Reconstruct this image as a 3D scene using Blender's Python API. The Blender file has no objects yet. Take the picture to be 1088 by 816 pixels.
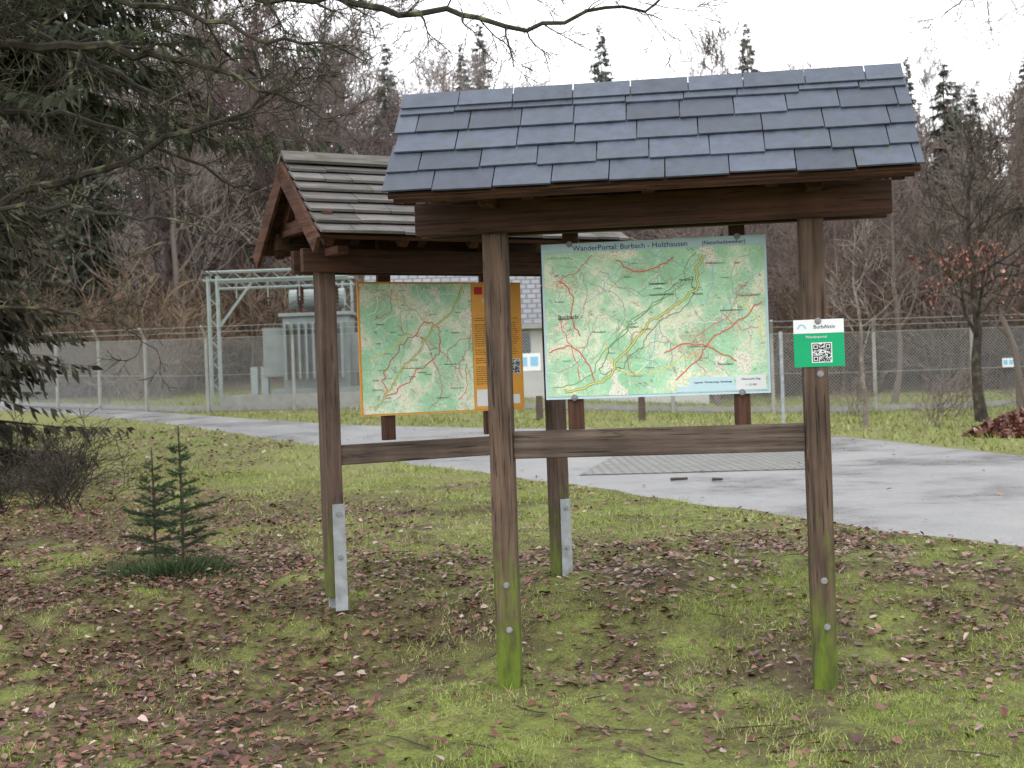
import bpy, math, random
import numpy as np
from mathutils import Vector, Matrix, Euler
S = bpy.context.scene
R = math.radians

# ------------------------------------------------------------------ helpers
def smooth(a, b, x):
    t = np.clip((np.asarray(x, float) - a) / (b - a), 0, 1)
    return t * t * (3 - 2 * t)

_RT = {}
def vnoise(x, y, scale, seed=0):
    x = np.asarray(x, float) * scale + 1000.3; y = np.asarray(y, float) * scale + 1000.7
    if seed not in _RT: _RT[seed] = np.random.RandomState(seed).rand(256, 256)
    r = _RT[seed]
    xi = np.floor(x).astype(int); yi = np.floor(y).astype(int)
    fx = x - xi; fy = y - yi
    fx = fx * fx * (3 - 2 * fx); fy = fy * fy * (3 - 2 * fy)
    a = r[xi % 256, yi % 256]; b = r[(xi + 1) % 256, yi % 256]
    c = r[xi % 256, (yi + 1) % 256]; d = r[(xi + 1) % 256, (yi + 1) % 256]
    return (a * (1 - fx) + b * fx) * (1 - fy) + (c * (1 - fx) + d * fx) * fy

NEAR = [(12, 1.5), (7, 4.6), (4.7, 7.2), (3.43, 8.9), (2.65, 10.5), (1.86, 12.3), (.58, 15.5), (-1.3, 19.5), (-4, 24.5),
        (-8.2, 31.3), (-11.8, 36), (-20, 45), (-38, 60)]
FAR = [(24, 5), (14, 9.5), (9.3, 13), (7.0, 16.5), (6.5, 20.5), (5.6, 24.2), (2.6, 26.2), (-.2, 26.8), (-3.2, 28.3),
       (-5.6, 31), (-8.9, 35), (-11.9, 38.8), (-20, 48.5), (-38, 64)]
nx = np.array([p[0] for p in NEAR][::-1], float); ny = np.array([p[1] for p in NEAR][::-1], float)
def yedge(x):
    return np.interp(x, nx, ny)

def h(x, y):
    x = np.asarray(x, float); y = np.asarray(y, float)
    z = .30 * smooth(6.9, 8.8, y)
    L = .2 + .8 * (1 - smooth(-4, 9, x))
    z = z + L * .04 * np.clip(y - 20, 0, 35)
    z = z + smooth(46, 160, y) * 22
    m = smooth(0, 1.0, yedge(x) - y)
    b = (vnoise(x, y, 1.3, 3) - .5) * .08 + (vnoise(x, y, 4.2, 4) - .5) * .05
    z = z + b * m
    return z
def hf(x, y): return float(h(x, y))

def pip(x, y, poly):
    x = np.asarray(x, float); y = np.asarray(y, float)
    ins = np.zeros(x.shape, bool); n = len(poly)
    for i in range(n):
        x1, y1 = poly[i]; x2, y2 = poly[(i + 1) % n]
        if y1 == y2: continue
        c = ((y1 > y) != (y2 > y)) & (x < (x2 - x1) * (y - y1) / (y2 - y1) + x1)
        ins ^= c
    return ins
ROADPOLY = NEAR + FAR[::-1]

def empty(name, loc=(0, 0, 0), rz=0):
    e = bpy.data.objects.new(name, None); S.collection.objects.link(e)
    e.location = loc; e.rotation_euler = (0, 0, rz); e.empty_display_size = .2
    return e

def np_mesh(name, verts, faces_n, nper, mat, cols=None, parent=None):
    me = bpy.data.meshes.new(name)
    nv = len(verts); nf = nv // nper
    me.vertices.add(nv); me.vertices.foreach_set("co", np.ascontiguousarray(verts, dtype=np.float32).ravel())
    me.loops.add(nv); me.loops.foreach_set("vertex_index", np.arange(nv, dtype=np.int32))
    me.polygons.add(nf)
    me.polygons.foreach_set("loop_start", np.arange(0, nv, nper, dtype=np.int32))
    me.polygons.foreach_set("loop_total", np.full(nf, nper, dtype=np.int32))
    me.update(calc_edges=True)
    if cols is not None:
        ca = me.color_attributes.new("Col", 'FLOAT_COLOR', 'POINT')
        c4 = np.ones((nv, 4), np.float32); c4[:, :3] = cols
        ca.data.foreach_set("color", c4.ravel())
    me.materials.append(mat)
    o = bpy.data.objects.new(name, me); S.collection.objects.link(o)
    if parent: o.parent = parent
    return o

class Geo:
    def __init__(s): s.v = []; s.f = []; s.c = []
    def quad(s, a, b, c, d, col=None):
        n = len(s.v); s.v += [tuple(a), tuple(b), tuple(c), tuple(d)]; s.f.append((n, n + 1, n + 2, n + 3))
        if col is not None: s.c += [col] * 4
    def box(s, c, ax, ay, az, dx, dy, dz, col=None):
        n = len(s.v); c = Vector(c); ax = Vector(ax) * dx / 2; ay = Vector(ay) * dy / 2; az = Vector(az) * dz / 2
        for k in (-1, 1):
            for j in (-1, 1):
                for i in (-1, 1):
                    s.v.append(tuple(c + ax * i + ay * j + az * k))
        for q in ((0, 2, 3, 1), (4, 5, 7, 6), (0, 1, 5, 4), (2, 6, 7, 3), (0, 4, 6, 2), (1, 3, 7, 5)):
            s.f.append(tuple(n + i for i in q))
        if col is not None: s.c += [col] * 8
    def bx(s, x0, x1, y0, y1, z0, z1, col=None):
        s.box(((x0 + x1) / 2, (y0 + y1) / 2, (z0 + z1) / 2), (1, 0, 0), (0, 1, 0), (0, 0, 1), abs(x1 - x0), abs(y1 - y0), abs(z1 - z0), col)
    def tube(s, pts, rad, n=4, cap=False, col=None):
        base = len(s.v); m = len(pts)
        up = Vector((.13, .27, .95))
        for i in range(m):
            d = (pts[min(i + 1, m - 1)] - pts[max(i - 1, 0)])
            if d.length < 1e-9: d = Vector((0, 0, 1))
            d.normalize()
            a = d.cross(up)
            if a.length < .1: a = d.cross(Vector((1, 0, 0)))
            a.normalize(); b = d.cross(a)
            for k in range(n):
                t = 2 * math.pi * k / n
                s.v.append(tuple(pts[i] + (a * math.cos(t) + b * math.sin(t)) * rad[i]))
                if col is not None: s.c.append(col)
        for i in range(m - 1):
            for k in range(n):
                k2 = (k + 1) % n
                s.f.append((base + i * n + k, base + i * n + k2, base + (i + 1) * n + k2, base + (i + 1) * n + k))
        if cap:
            s.f.append(tuple(base + k for k in range(n))[::-1]); s.f.append(tuple(base + (m - 1) * n + k for k in range(n)))
    def mesh(s, name, mat, smoothf=False):
        me = bpy.data.meshes.new(name); me.from_pydata(s.v, [], s.f); me.update()
        if s.c:
            ca = me.color_attributes.new("Col", 'FLOAT_COLOR', 'POINT')
            c4 = np.ones((len(s.v), 4), np.float32); c4[:, :3] = np.array(s.c, np.float32)
            ca.data.foreach_set("color", c4.ravel())
        me.materials.append(mat)
        if smoothf: me.polygons.foreach_set("use_smooth", [True] * len(me.polygons))
        return me
    def obj(s, name, mat, parent=None, bevel=0, smoothf=False):
        o = bpy.data.objects.new(name, s.mesh(name, mat, smoothf)); S.collection.objects.link(o)
        if parent: o.parent = parent
        if bevel:
            b = o.modifiers.new("bev", 'BEVEL'); b.width = bevel; b.segments = 2; b.limit_method = 'ANGLE'
        return o

# ------------------------------------------------------------------ materials
def newmat(name, rough=.8, spec=.3):
    m = bpy.data.materials.new(name); m.use_nodes = True; nt = m.node_tree
    b = nt.nodes["Principled BSDF"]; b.inputs["Roughness"].default_value = rough
    b.inputs["Specular IOR Level"].default_value = spec
    return m, nt, b
def node(nt, t, **kw):
    n = nt.nodes.new(t)
    for k, v in kw.items(): setattr(n, k, v)
    return n
def coord(nt, kind="Object", scale=(1, 1, 1), loc=(0, 0, 0)):
    tc = node(nt, "ShaderNodeTexCoord"); mp = node(nt, "ShaderNodeMapping")
    mp.inputs["Scale"].default_value = scale; mp.inputs["Location"].default_value = loc
    nt.links.new(tc.outputs[kind], mp.inputs["Vector"]); return mp.outputs[0]
def noise(nt, vec, scale, detail=5, rough=.6):
    n = node(nt, "ShaderNodeTexNoise"); n.inputs["Scale"].default_value = scale
    n.inputs["Detail"].default_value = detail; n.inputs["Roughness"].default_value = rough
    nt.links.new(vec, n.inputs["Vector"]); return n.outputs["Fac"]
def ramp(nt, fac, stops, interp='LINEAR'):
    r = node(nt, "ShaderNodeValToRGB"); r.color_ramp.interpolation = interp
    el = r.color_ramp.elements
    while len(el) < len(stops): el.new(.5)
    for e, (p, c) in zip(el, stops):
        e.position = p; e.color = (c[0], c[1], c[2], 1) if hasattr(c, '__len__') else (c, c, c, 1)
    nt.links.new(fac, r.inputs[0]); return r.outputs[0]
def mix(nt, fac, a, b, mode='MIX'):
    m = node(nt, "ShaderNodeMix", data_type='RGBA', blend_type=mode)
    for sock, v in ((m.inputs[0], fac), (m.inputs[6], a), (m.inputs[7], b)):
        if isinstance(v, (int, float)): sock.default_value = v
        elif isinstance(v, tuple): sock.default_value = (*v, 1)
        else: nt.links.new(v, sock)
    return m.outputs[2]
def math_(nt, op, a, b=0.0, clamp=False):
    m = node(nt, "ShaderNodeMath", operation=op, use_clamp=clamp)
    for i, v in enumerate((a, b)):
        if isinstance(v, (int, float)): m.inputs[i].default_value = v
        else: nt.links.new(v, m.inputs[i])
    return m.outputs[0]
def bump(nt, b, hgt, strength=.4, dist=.01):
    n = node(nt, "ShaderNodeBump"); n.inputs["Strength"].default_value = strength; n.inputs["Distance"].default_value = dist
    nt.links.new(hgt, n.inputs["Height"]); nt.links.new(n.outputs[0], b.inputs["Normal"])
def sepz(nt, comp=2):
    g = node(nt, "ShaderNodeNewGeometry"); s = node(nt, "ShaderNodeSeparateXYZ")
    nt.links.new(g.outputs["Position"], s.inputs[0]); return s.outputs[comp]

def simple(name, col, rough=.8, var=.25, scale=8, spec=.3):
    m, nt, b = newmat(name, rough, spec); v = coord(nt)
    n = noise(nt, v, scale, 3)
    c = ramp(nt, n, [(.25, tuple(x * (1 - var) for x in col)), (.75, tuple(min(1, x * (1 + var)) for x in col))])
    nt.links.new(c, b.inputs["Base Color"]); return m
def attr_mat(name, rough=.8, spec=.3):
    m, nt, b = newmat(name, rough, spec)
    a = node(nt, "ShaderNodeAttribute"); a.attribute_name = "Col"
    nt.links.new(a.outputs["Color"], b.inputs["Base Color"]); return m

def wood(name, axis, dark, light, algae=0, a0=.0, a1=.5, rough=.75):
    sc = [38, 38, 38]; sc['xyz'.index(axis)] = 1.6
    m, nt, b = newmat(name, rough, .3); v = coord(nt, "Object", sc)
    n = noise(nt, v, 1.0, 6, .65)
    big = noise(nt, coord(nt), 2.3, 3)
    c = ramp(nt, n, [(.3, dark), (.5, tuple((x + y) / 2 for x, y in zip(dark, light))), (.72, light)])
    c = mix(nt, .8, c, ramp(nt, big, [(.3, .45), (.7, 1.35)]), 'MULTIPLY')
    crack = ramp(nt, noise(nt, v, 1.9, 3), [(.36, .2), (.41, 1)])
    c = mix(nt, .85, c, crack, 'MULTIPLY')
    if algae:
        z = sepz(nt)
        f = node(nt, "ShaderNodeMapRange"); f.inputs[1].default_value = a0; f.inputs[2].default_value = a1
        f.inputs[3].default_value = 1; f.inputs[4].default_value = 0; nt.links.new(z, f.inputs[0])
        pat = noise(nt, coord(nt, "Object", (14, 14, 4)), 1.0, 5, .7)
        fa = math_(nt, 'ADD', f.outputs[0], math_(nt, 'MULTIPLY', math_(nt, 'SUBTRACT', pat, .5), 1.7))
        fa = math_(nt, 'MULTIPLY', ramp(nt, fa, [(.26, 0), (.9, 1)]), algae)
        gcol = ramp(nt, pat, [(.35, (.04, .07, .008)), (.6, (.12, .175, .016))])
        c = mix(nt, fa, c, gcol)
    nt.links.new(c, b.inputs["Base Color"]); bump(nt, b, n, .6, .005)
    return m

M_post = wood("weathered_post_wood", 'z', (.036, .023, .016), (.17, .112, .08), .9, -.02, .95)
M_post2 = wood("weathered_post_wood_rear", 'z', (.034, .022, .017), (.15, .10, .075), .7, .28, 1.0)
M_cross = wood("weathered_rail_wood", 'x', (.044, .032, .026), (.17, .125, .097))
M_beam = wood("stained_beam_wood", 'x', (.024, .012, .008), (.105, .047, .027))
M_beamy = wood("stained_rafter_wood", 'y', (.028, .013, .009), (.125, .053, .03))
M_bat = wood("stained_batten_wood", 'z', (.03, .014, .01), (.115, .054, .033))

M_slate, nt, b = newmat("slate", .42, .4)
a = node(nt, "ShaderNodeAttribute"); a.attribute_name = "Col"
n1 = noise(nt, coord(nt), 14, 6, .7); n2 = noise(nt, coord(nt), 3, 3)
c = mix(nt, 1.0, a.outputs["Color"], ramp(nt, n1, [(.3, .65), (.7, 1.35)]), 'MULTIPLY')
mo = ramp(nt, noise(nt, coord(nt), 22, 4), [(.55, 0), (.66, 1)])
c = mix(nt, math_(nt, 'MULTIPLY', mo, ramp(nt, n2, [(.42, 0), (.65, .6)])), c, (.08, .095, .04))
nt.links.new(c, b.inputs["Base Color"]); nt.links.new(ramp(nt, n1, [(.3, .35), (.7, .65)]), b.inputs["Roughness"]); bump(nt, b, n1, .4, .005)

M_rshingle, nt, b = newmat("mossy_wood_shingle", .85, .2)
a = node(nt, "ShaderNodeAttribute"); a.attribute_name = "Col"
n1 = noise(nt, coord(nt, "Object", (3, 30, 30)), 1, 6, .7); n2 = noise(nt, coord(nt), 9, 5)
c = mix(nt, 1.0, a.outputs["Color"], ramp(nt, n1, [(.3, .5), (.7, 1.4)]), 'MULTIPLY')
c = mix(nt, ramp(nt, n2, [(.52, 0), (.7, .6)]), c, (.07, .08, .04))
nt.links.new(c, b.inputs["Base Color"]); bump(nt, b, n1, .5, .004)

M_galv = simple("galvanised_steel", (.30, .32, .335), .5, .35, 12, .4)
M_bolt = simple("steel_bolt", (.24, .24, .25), .4, .3, 40, .5)
M_white = simple("white_panel", (.78, .8, .81), .45, .04, 5)
M_green = simple("green_panel", (.0, .36, .15), .45, .08, 5)
M_black = simple("black_print", (.02, .02, .022), .6, .05)
M_txt = simple("dark_blue_print", (.02, .04, .1), .6, .05)
M_frame = simple("board_edge_blue", (.55, .75, .84), .5, .05)
M_orange = simple("orange_panel", (.78, .37, .06), .5, .1, 6)
M_red = simple("red_print", (.5, .02, .02), .5, .05)
M_yel = simple("map_yellow_line", (.82, .74, .20), .55, .05)
M_blue = simple("map_blue_line", (.25, .52, .75), .55, .05)
M_mapred = simple("map_red_line", (.72, .14, .10), .55, .05)
M_dgreen = simple("map_dark_line", (.14, .26, .13), .55, .05)
M_vgreen = simple("map_valley_line", (.26, .50, .22), .55, .05)
M_mgrey = simple("map_grey_line", (.38, .36, .33), .55, .05)
M_mwhite = simple("map_white_line", (.88, .88, .84), .55, .05)

def map_mat(name, seed):
    m, nt, b = newmat(name, .4, .4)
    v = coord(nt, "Object", (1, 1, 1), (seed, 0, seed * .7))
    n = noise(nt, v, 3.6, 8, .58)
    c = ramp(nt, n, [(.36, (.36, .72, .44)), (.48, (.46, .80, .54)), (.53, (.64, .87, .62)), (.57, (.90, .93, .72)), (.60, (.76, .89, .64)), (.63, (.50, .80, .54)), (.75, (.36, .70, .42))])
    rel = noise(nt, coord(nt, "Object", (1.2, 1, 1), (seed, 0, seed)), 10, 5, .6)
    c = mix(nt, .45, c, ramp(nt, rel, [(.3, .76), (.7, 1.15)]), 'MULTIPLY')
    for (s_, k_, op_, colr) in ((3.2, 34, .4, (.45, .40, .2)), (7.5, 18, .28, (.3, .45, .25))):
        cn = noise(nt, v, s_, 3, .5)
        fr = math_(nt, 'FRACT', math_(nt, 'MULTIPLY', cn, k_))
        ln = ramp(nt, fr, [(.0, 1), (.14, 0), (.86, 0), (1, 1)])
        c = mix(nt, math_(nt, 'MULTIPLY', ln, op_), c, colr)
    sp = noise(nt, coord(nt, "Object", (60, 1, 210), (seed, 0, 1)), 1, 2, .5)
    msk = ramp(nt, noise(nt, v, 16, 2), [(.62, 0), (.66, 1)])
    c = mix(nt, math_(nt, 'MULTIPLY', math_(nt, 'MULTIPLY', ramp(nt, sp, [(.52, 0), (.56, 1)]), msk), .75), c, (.15, .15, .15))
    tn = noise(nt, coord(nt, "Object", (1, 1, 1), (seed + 3, 0, 2)), 4.6, 3)
    tm = ramp(nt, tn, [(.60, 0), (.63, 1)])
    vo = node(nt, "ShaderNodeTexVoronoi"); vo.inputs["Scale"].default_value = 95; nt.links.new(v, vo.inputs["Vector"])
    tc_ = ramp(nt, vo.outputs["Distance"], [(.28, (.68, .38, .33)), (.42, (.92, .89, .78))])
    c = mix(nt, math_(nt, 'MULTIPLY', tm, .8), c, tc_)
    for (s_, w_, op_, colr, am) in ((7, .014, .6, (.93, .93, .88), .16), (15, .03, .35, (.55, .45, .35), .07)):
        v2 = node(nt, "ShaderNodeTexVoronoi"); v2.feature = 'DISTANCE_TO_EDGE'; v2.inputs["Scale"].default_value = s_
        dv = node(nt, "ShaderNodeVectorMath", operation='ADD')
        nz = node(nt, "ShaderNodeTexNoise"); nz.inputs["Scale"].default_value = 9; nz.inputs["Detail"].default_value = 4; nt.links.new(v, nz.inputs["Vector"])
        sc = node(nt, "ShaderNodeVectorMath", operation='SCALE'); sc.inputs["Scale"].default_value = am
        nt.links.new(nz.outputs["Color"], sc.inputs[0]); nt.links.new(v, dv.inputs[0]); nt.links.new(sc.outputs[0], dv.inputs[1])
        nt.links.new(dv.outputs[0], v2.inputs["Vector"])
        tr = ramp(nt, v2.outputs["Distance"], [(w_ * .5, 1), (w_, 0)])
        c = mix(nt, math_(nt, 'MULTIPLY', tr, op_), c, colr)
    nt.links.new(c, b.inputs["Base Color"]); return m
M_map1 = map_mat("hiking_map_print", 2.3)
M_map2 = map_mat("trail_map_print", 7.1)

# ------------------------------------------------------------------ ground
def leafdens(x, y):
    n = vnoise(x, y, .9, 11) * .45 + vnoise(x, y, 2.6, 12) * .55
    d = smooth(.42, .72, n) * .55 + .06
    for (cx, cy, r, a) in [(1.6, 9.3, .8, 1.2), (.6, 7.15, .5, .9), (.75, 6.0, .35, .5), (-2.4, 6.3, 1.2, 1.0), (-2.6, 9.5, 1.4, 1.1), (2.9, 7.6, .8, .8), (-1.0, 9.0, .8, .9),
                           (-3.2, 8, 1.4, 1.1), (2.4, 9.0, .8, .9), (-1.7, 7.3, .9, .8), (-1.9, 5.6, .9, 1.0), (-4.5, 11, 2.5, 1.2)]:
        d = d + a * np.exp(-((x - cx) ** 2 + (y - cy) ** 2 * .8) / (r * r)) * smooth(.3, .62, vnoise(x, y, 3.1, 13) * .5 + vnoise(x, y, 7.1, 14) * .5)
    return np.clip(d, 0, 1)
xs = np.unique(np.concatenate([np.linspace(-400, -40, 24), np.linspace(-40, -8, 65), np.linspace(-8, 8, 210), np.linspace(8, 40, 65), np.linspace(40, 400, 24)]))
ys = np.unique(np.concatenate([np.linspace(-60, 3, 12), np.linspace(3, 13, 160), np.linspace(13, 60, 120), np.linspace(60, 180, 40), np.linspace(180, 900, 20)]))
X, Y = np.meshgrid(xs, ys); Z = h(X, Y)
g = Geo(); nxg = len(xs); nyg = len(ys)
g.v = list(map(tuple, np.stack([X.ravel(), Y.ravel(), Z.ravel()], 1)))
g.f = [(j * nxg + i, j * nxg + i + 1, (j + 1) * nxg + i + 1, (j + 1) * nxg + i) for j in range(nyg - 1) for i in range(nxg - 1)]
LD = leafdens(X, Y).ravel() * (Y.ravel() < 20)
g.c = [(v_, v_, v_) for v_ in LD]
M_ground, nt, b = newmat("moss_soil_ground", .9, .2)
v = coord(nt)
n1 = noise(nt, v, 1.1, 4, .65); n2 = noise(nt, v, 9, 6, .75); n3 = noise(nt, v, 60, 3, .7)
c = ramp(nt, n1, [(.34, (.085, .065, .038)), (.44, (.13, .135, .045)), (.56, (.18, .215, .05)), (.68, (.24, .25, .08))])
at_ = node(nt, "ShaderNodeAttribute"); at_.attribute_name = "Col"
c = mix(nt, math_(nt, 'MULTIPLY', at_.outputs["Fac"], .65, True), c, (.085, .052, .036))
c = mix(nt, ramp(nt, n2, [(.47, 0), (.68, .8)]), c, (.06, .042, .028))
c = mix(nt, .8, c, ramp(nt, n3, [(.3, .45), (.7, 1.5)]), 'MULTIPLY')
yy = sepz(nt, 1)
far = node(nt, "ShaderNodeMapRange"); far.inputs[1].default_value = 14; far.inputs[2].default_value = 20; nt.links.new(yy, far.inputs[0])
c = mix(nt, math_(nt, 'MULTIPLY', far.outputs[0], .8), c, ramp(nt, n2, [(.3, (.14, .155, .05)), (.7, (.24, .23, .10))]))
far2 = node(nt, "ShaderNodeMapRange"); far2.inputs[1].default_value = 44; far2.inputs[2].default_value = 52; nt.links.new(yy, far2.inputs[0])
c = mix(nt, far2.outputs[0], c, ramp(nt, n2, [(.3, (.08, .06, .052)), (.7, (.13, .10, .085))]))
nt.links.new(c, b.inputs["Base Color"]); bump(nt, b, n2, .8, .03)
ground = g.obj("ground", M_ground, smoothf=True)

def resample(P, n):
    P = np.array(P, float); d = np.r_[0, np.cumsum(np.hypot(*np.diff(P, axis=0).T))]
    t = np.linspace(0, d[-1], n); x = np.interp(t, d, P[:, 0]); y = np.interp(t, d, P[:, 1])
    for _ in range(6):
        x[1:-1] = (x[:-2] + 2 * x[1:-1] + x[2:]) / 4; y[1:-1] = (y[:-2] + 2 * y[1:-1] + y[2:]) / 4
    return x, y
NR = 220; NC = 26
ax_, ay_ = resample(NEAR, NR); bx_, by_ = resample(FAR, NR)
g = Geo()
tt_ = np.linspace(0, 1, NC)
for i in range(NR):
    wob = .05 * math.sin(i * 1.7) + .05 * math.sin(i * .63 + 1)
    tx = ax_[i] * (1 - tt_) + bx_[i] * tt_; ty = ay_[i] * (1 - tt_) + by_[i] * tt_
    tx[0] += wob; ty[0] += wob
    tz = h(tx, ty) + .022; tz[0] -= .032; tz[-1] -= .032
    g.v += [(tx[j], ty[j], tz[j]) for j in range(NC)]
for i in range(NR - 1):
    for j in range(NC - 1):
        k = i * NC + j; g.f.append((k, k + 1, k + NC + 1, k + NC))
M_road, nt, b = newmat("wet_asphalt", .35, .5)
v = coord(nt); n1 = noise(nt, v, .7, 6, .68); n2 = noise(nt, v, 40, 3, .8); n4 = noise(nt, coord(nt, "Object", (1, .3, 1)), 2.2, 4, .6)
c = ramp(nt, n1, [(.32, (.15, .15, .155)), (.5, (.21, .21, .215)), (.7, (.28, .275, .27))])
c = mix(nt, .7, c, ramp(nt, n2, [(.3, .6), (.7, 1.35)]), 'MULTIPLY')
c = mix(nt, ramp(nt, n4, [(.60, 0), (.75, .4)]), c, (.13, .115, .10))
nt.links.new(c, b.inputs["Base Color"]); nt.links.new(ramp(nt, n1, [(.38, .26), (.62, .6)]), b.inputs["Roughness"]); bump(nt, b, n2, .25, .006)
g.obj("asphalt_road", M_road, smoothf=True)
M_pave, nt, b = newmat("concrete_block_paving", .5, .4)
br = node(nt, "ShaderNodeTexBrick"); br.inputs["Scale"].default_value = 2.0; br.inputs["Mortar Size"].default_value = .05
br.inputs["Color1"].default_value = (.27, .265, .25, 1); br.inputs["Color2"].default_value = (.19, .19, .185, 1); br.inputs["Mortar"].default_value = (.05, .055, .04, 1)
nt.links.new(coord(nt), br.inputs["Vector"]); nt.links.new(br.outputs[0], b.inputs["Base Color"])
g = Geo(); PN = 14
for i in range(PN + 1):
    for j in range(PN + 1):
        px = .8 + 3.0 * i / PN + j / PN * .9; py = 16.2 + 4.5 * j / PN + .3 * (1 - i / PN)
        g.v.append((px, py, hf(px, py) + .032))
for i in range(PN):
    for j in range(PN):
        k = i * (PN + 1) + j; g.f.append((k, k + PN + 1, k + PN + 2, k + 1))
g.obj("block_paving", M_pave)

# ------------------------------------------------------------------ grass & leaves
rs = np.random.RandomState(5)
POSTS = [(-.07, 6.78), (1.52, 6.57), (-1.10, 7.91), (.30, 8.69)]
def blades(n, x0, x1, y0, y1, l0, l1, w, seed, far=False):
    rs = np.random.RandomState(seed)
    x = rs.uniform(x0, x1, n); y = rs.uniform(y0, y1, n)
    if far: keep = ~pip(x, y, ROADPOLY)
    else:
        gd = smooth(.30, .62, vnoise(x, y, 1.1, 21) * .35 + vnoise(x, y, 4, 22) * .4 + vnoise(x, y, 11, 25) * .25)
        gd = gd * (1 - .8 * leafdens(x, y)) + .04
        for (px, py) in POSTS: gd = gd * (1 - .9 * np.exp(-((x - px) ** 2 + (y - py) ** 2) / .06))
        gd = gd + .5 * np.exp(-(yedge(x) - y) ** 2 / .3)
        keep = (rs.rand(n) < gd) & (y < yedge(x) + .03)
    x = x[keep]; y = y[keep]; n = len(x)
    z = h(x, y) - .004
    an = rs.uniform(0, 2 * np.pi, n); ln = rs.uniform(l0, l1, n) * (.35 + 1.2 * vnoise(x, y, 2.3, 23) ** 1.5); lean = rs.uniform(.3, 1.4, n)
    la = rs.uniform(0, 2 * np.pi, n)
    wv = w * rs.uniform(.6, 1.4, n)
    dx = np.cos(an) * wv; dy = np.sin(an) * wv
    tip = np.stack([x + np.cos(la) * np.sin(lean) * ln, y + np.sin(la) * np.sin(lean) * ln, z + np.cos(lean) * ln], 1)
    v = np.empty((n, 3, 3)); v[:, 0] = np.stack([x - dx, y - dy, z], 1); v[:, 1] = np.stack([x + dx, y + dy, z], 1); v[:, 2] = tip
    pal = np.array([(.12, .18, .035), (.19, .25, .05), (.26, .31, .065), (.29, .32, .10), (.37, .36, .17), (.43, .38, .24)])
    w_ = vnoise(x, y, .8, 31) * .6 + vnoise(x, y, 3.3, 32) * .4
    idx = (rs.rand(n) * 3.0 + w_ * 3.4 - .2).astype(int).clip(0, 5)
    c = pal[idx] * rs.uniform(.65, 1.25, n)[:, None]
    return v.reshape(-1, 3), np.repeat(c, 3, 0)
M_grass = attr_mat("grass_blade", .6, .3)
p1 = blades(380000, -4.4, 5.2, 4.4, 10.5, .015, .055, .0030, 1)
p2 = blades(150000, -7, 5, 10.5, 20, .03, .08, .0048, 2)
p4 = blades(40000, -12, 1, 18, 34, .05, .14, .010, 6)
V = np.concatenate([p1[0], p2[0], p4[0]]); C = np.concatenate([p1[1], p2[1], p4[1]])
np_mesh("grass", V, None, 3, M_grass, C)
p3 = blades(80000, -16, 16, 15, 46, .06, .2, .013, 3, True)
m_ = p3[0][::3, 1] > np.interp(p3[0][::3, 0], np.array([p[0] for p in FAR][::-1], float), np.array([p[1] for p in FAR][::-1], float)) - .1
mm = np.repeat(m_, 3)
np_mesh("meadow_grass", p3[0][mm], None, 3, M_grass, p3[1][mm] * .85)

def leaves(x, y, z, size, rs, tilt=.5):
    n = len(x)
    L = np.array([(-.5, 0), (-.15, -.27), (.2, -.3), (.5, 0), (.2, .3), (-.15, .27)])
    sz = size * rs.uniform(.5, 1.3, n); an = rs.uniform(0, 2 * np.pi, n)
    tx = rs.normal(0, tilt * .5, n); ty = rs.normal(0, tilt * .5, n)
    curl = rs.uniform(-.5, 1.2, n)
    v = np.empty((n, 8, 3))
    order = [0, 1, 2, 3, 0, 3, 4, 5]
    ca, sa = np.cos(an), np.sin(an)
    wid = rs.uniform(.6, 1.2, n)
    for k, o in enumerate(order):
        lx = L[o][0] * sz; ly = L[o][1] * sz * wid
        lz = abs(L[o][1]) * sz * curl + (abs(L[o][0]) ** 2) * sz * curl * .7
        wx = ca * lx - sa * ly; wy = sa * lx + ca * ly
        v[:, k, 0] = x + wx; v[:, k, 1] = y + wy; v[:, k, 2] = z + lz + wx * tx + wy * ty
    pal = np.array([(.17, .068, .05), (.115, .045, .034), (.21, .105, .07), (.27, .17, .11), (.08, .036, .03), (.38, .29, .25), (.16, .07, .06)])
    c = pal[rs.choice(7, n, p=[.24, .24, .15, .07, .18, .05, .07])] * rs.uniform(.7, 1.3, n)[:, None]
    return v.reshape(-1, 3), np.repeat(c, 8, 0)
M_leaf = attr_mat("fallen_leaf", .45, .45)
n = 180000
x = rs.uniform(-6, 5.5, n); y = rs.uniform(4.4, 16, n)
dn = leafdens(x, y) * .5
dn = np.where(y > 10, dn * .6, dn)
k = (rs.rand(n) < dn) & (y < yedge(x) + .2 * rs.rand(n)); x = x[k]; y = y[k]
v1, c1 = leaves(x, y, h(x, y) + .006 + rs.uniform(0, .018, len(x)), .048, rs)
n = 1500; x = rs.uniform(-8, 9, n); y = rs.uniform(8, 30, n); k = pip(x, y, ROADPOLY) & (rs.rand(n) < .15 + .5 * smooth(.6, .8, vnoise(x, y, .5, 44))); x = x[k]; y = y[k]
v2, c2 = leaves(x, y, h(x, y) + .03, .055, rs)
n = 6000; x = rs.uniform(-14, -4, n); y = rs.uniform(13, 30, n); k = y < yedge(x); x = x[k]; y = y[k]
v3, c3 = leaves(x, y, h(x, y) + .02, .09, rs)
np_mesh("fallen_leaves", np.concatenate([v1, v2, v3]), None, 4, M_leaf, np.concatenate([c1, c2, c3]))
g = Geo(); rnd = random.Random(4)
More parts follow.
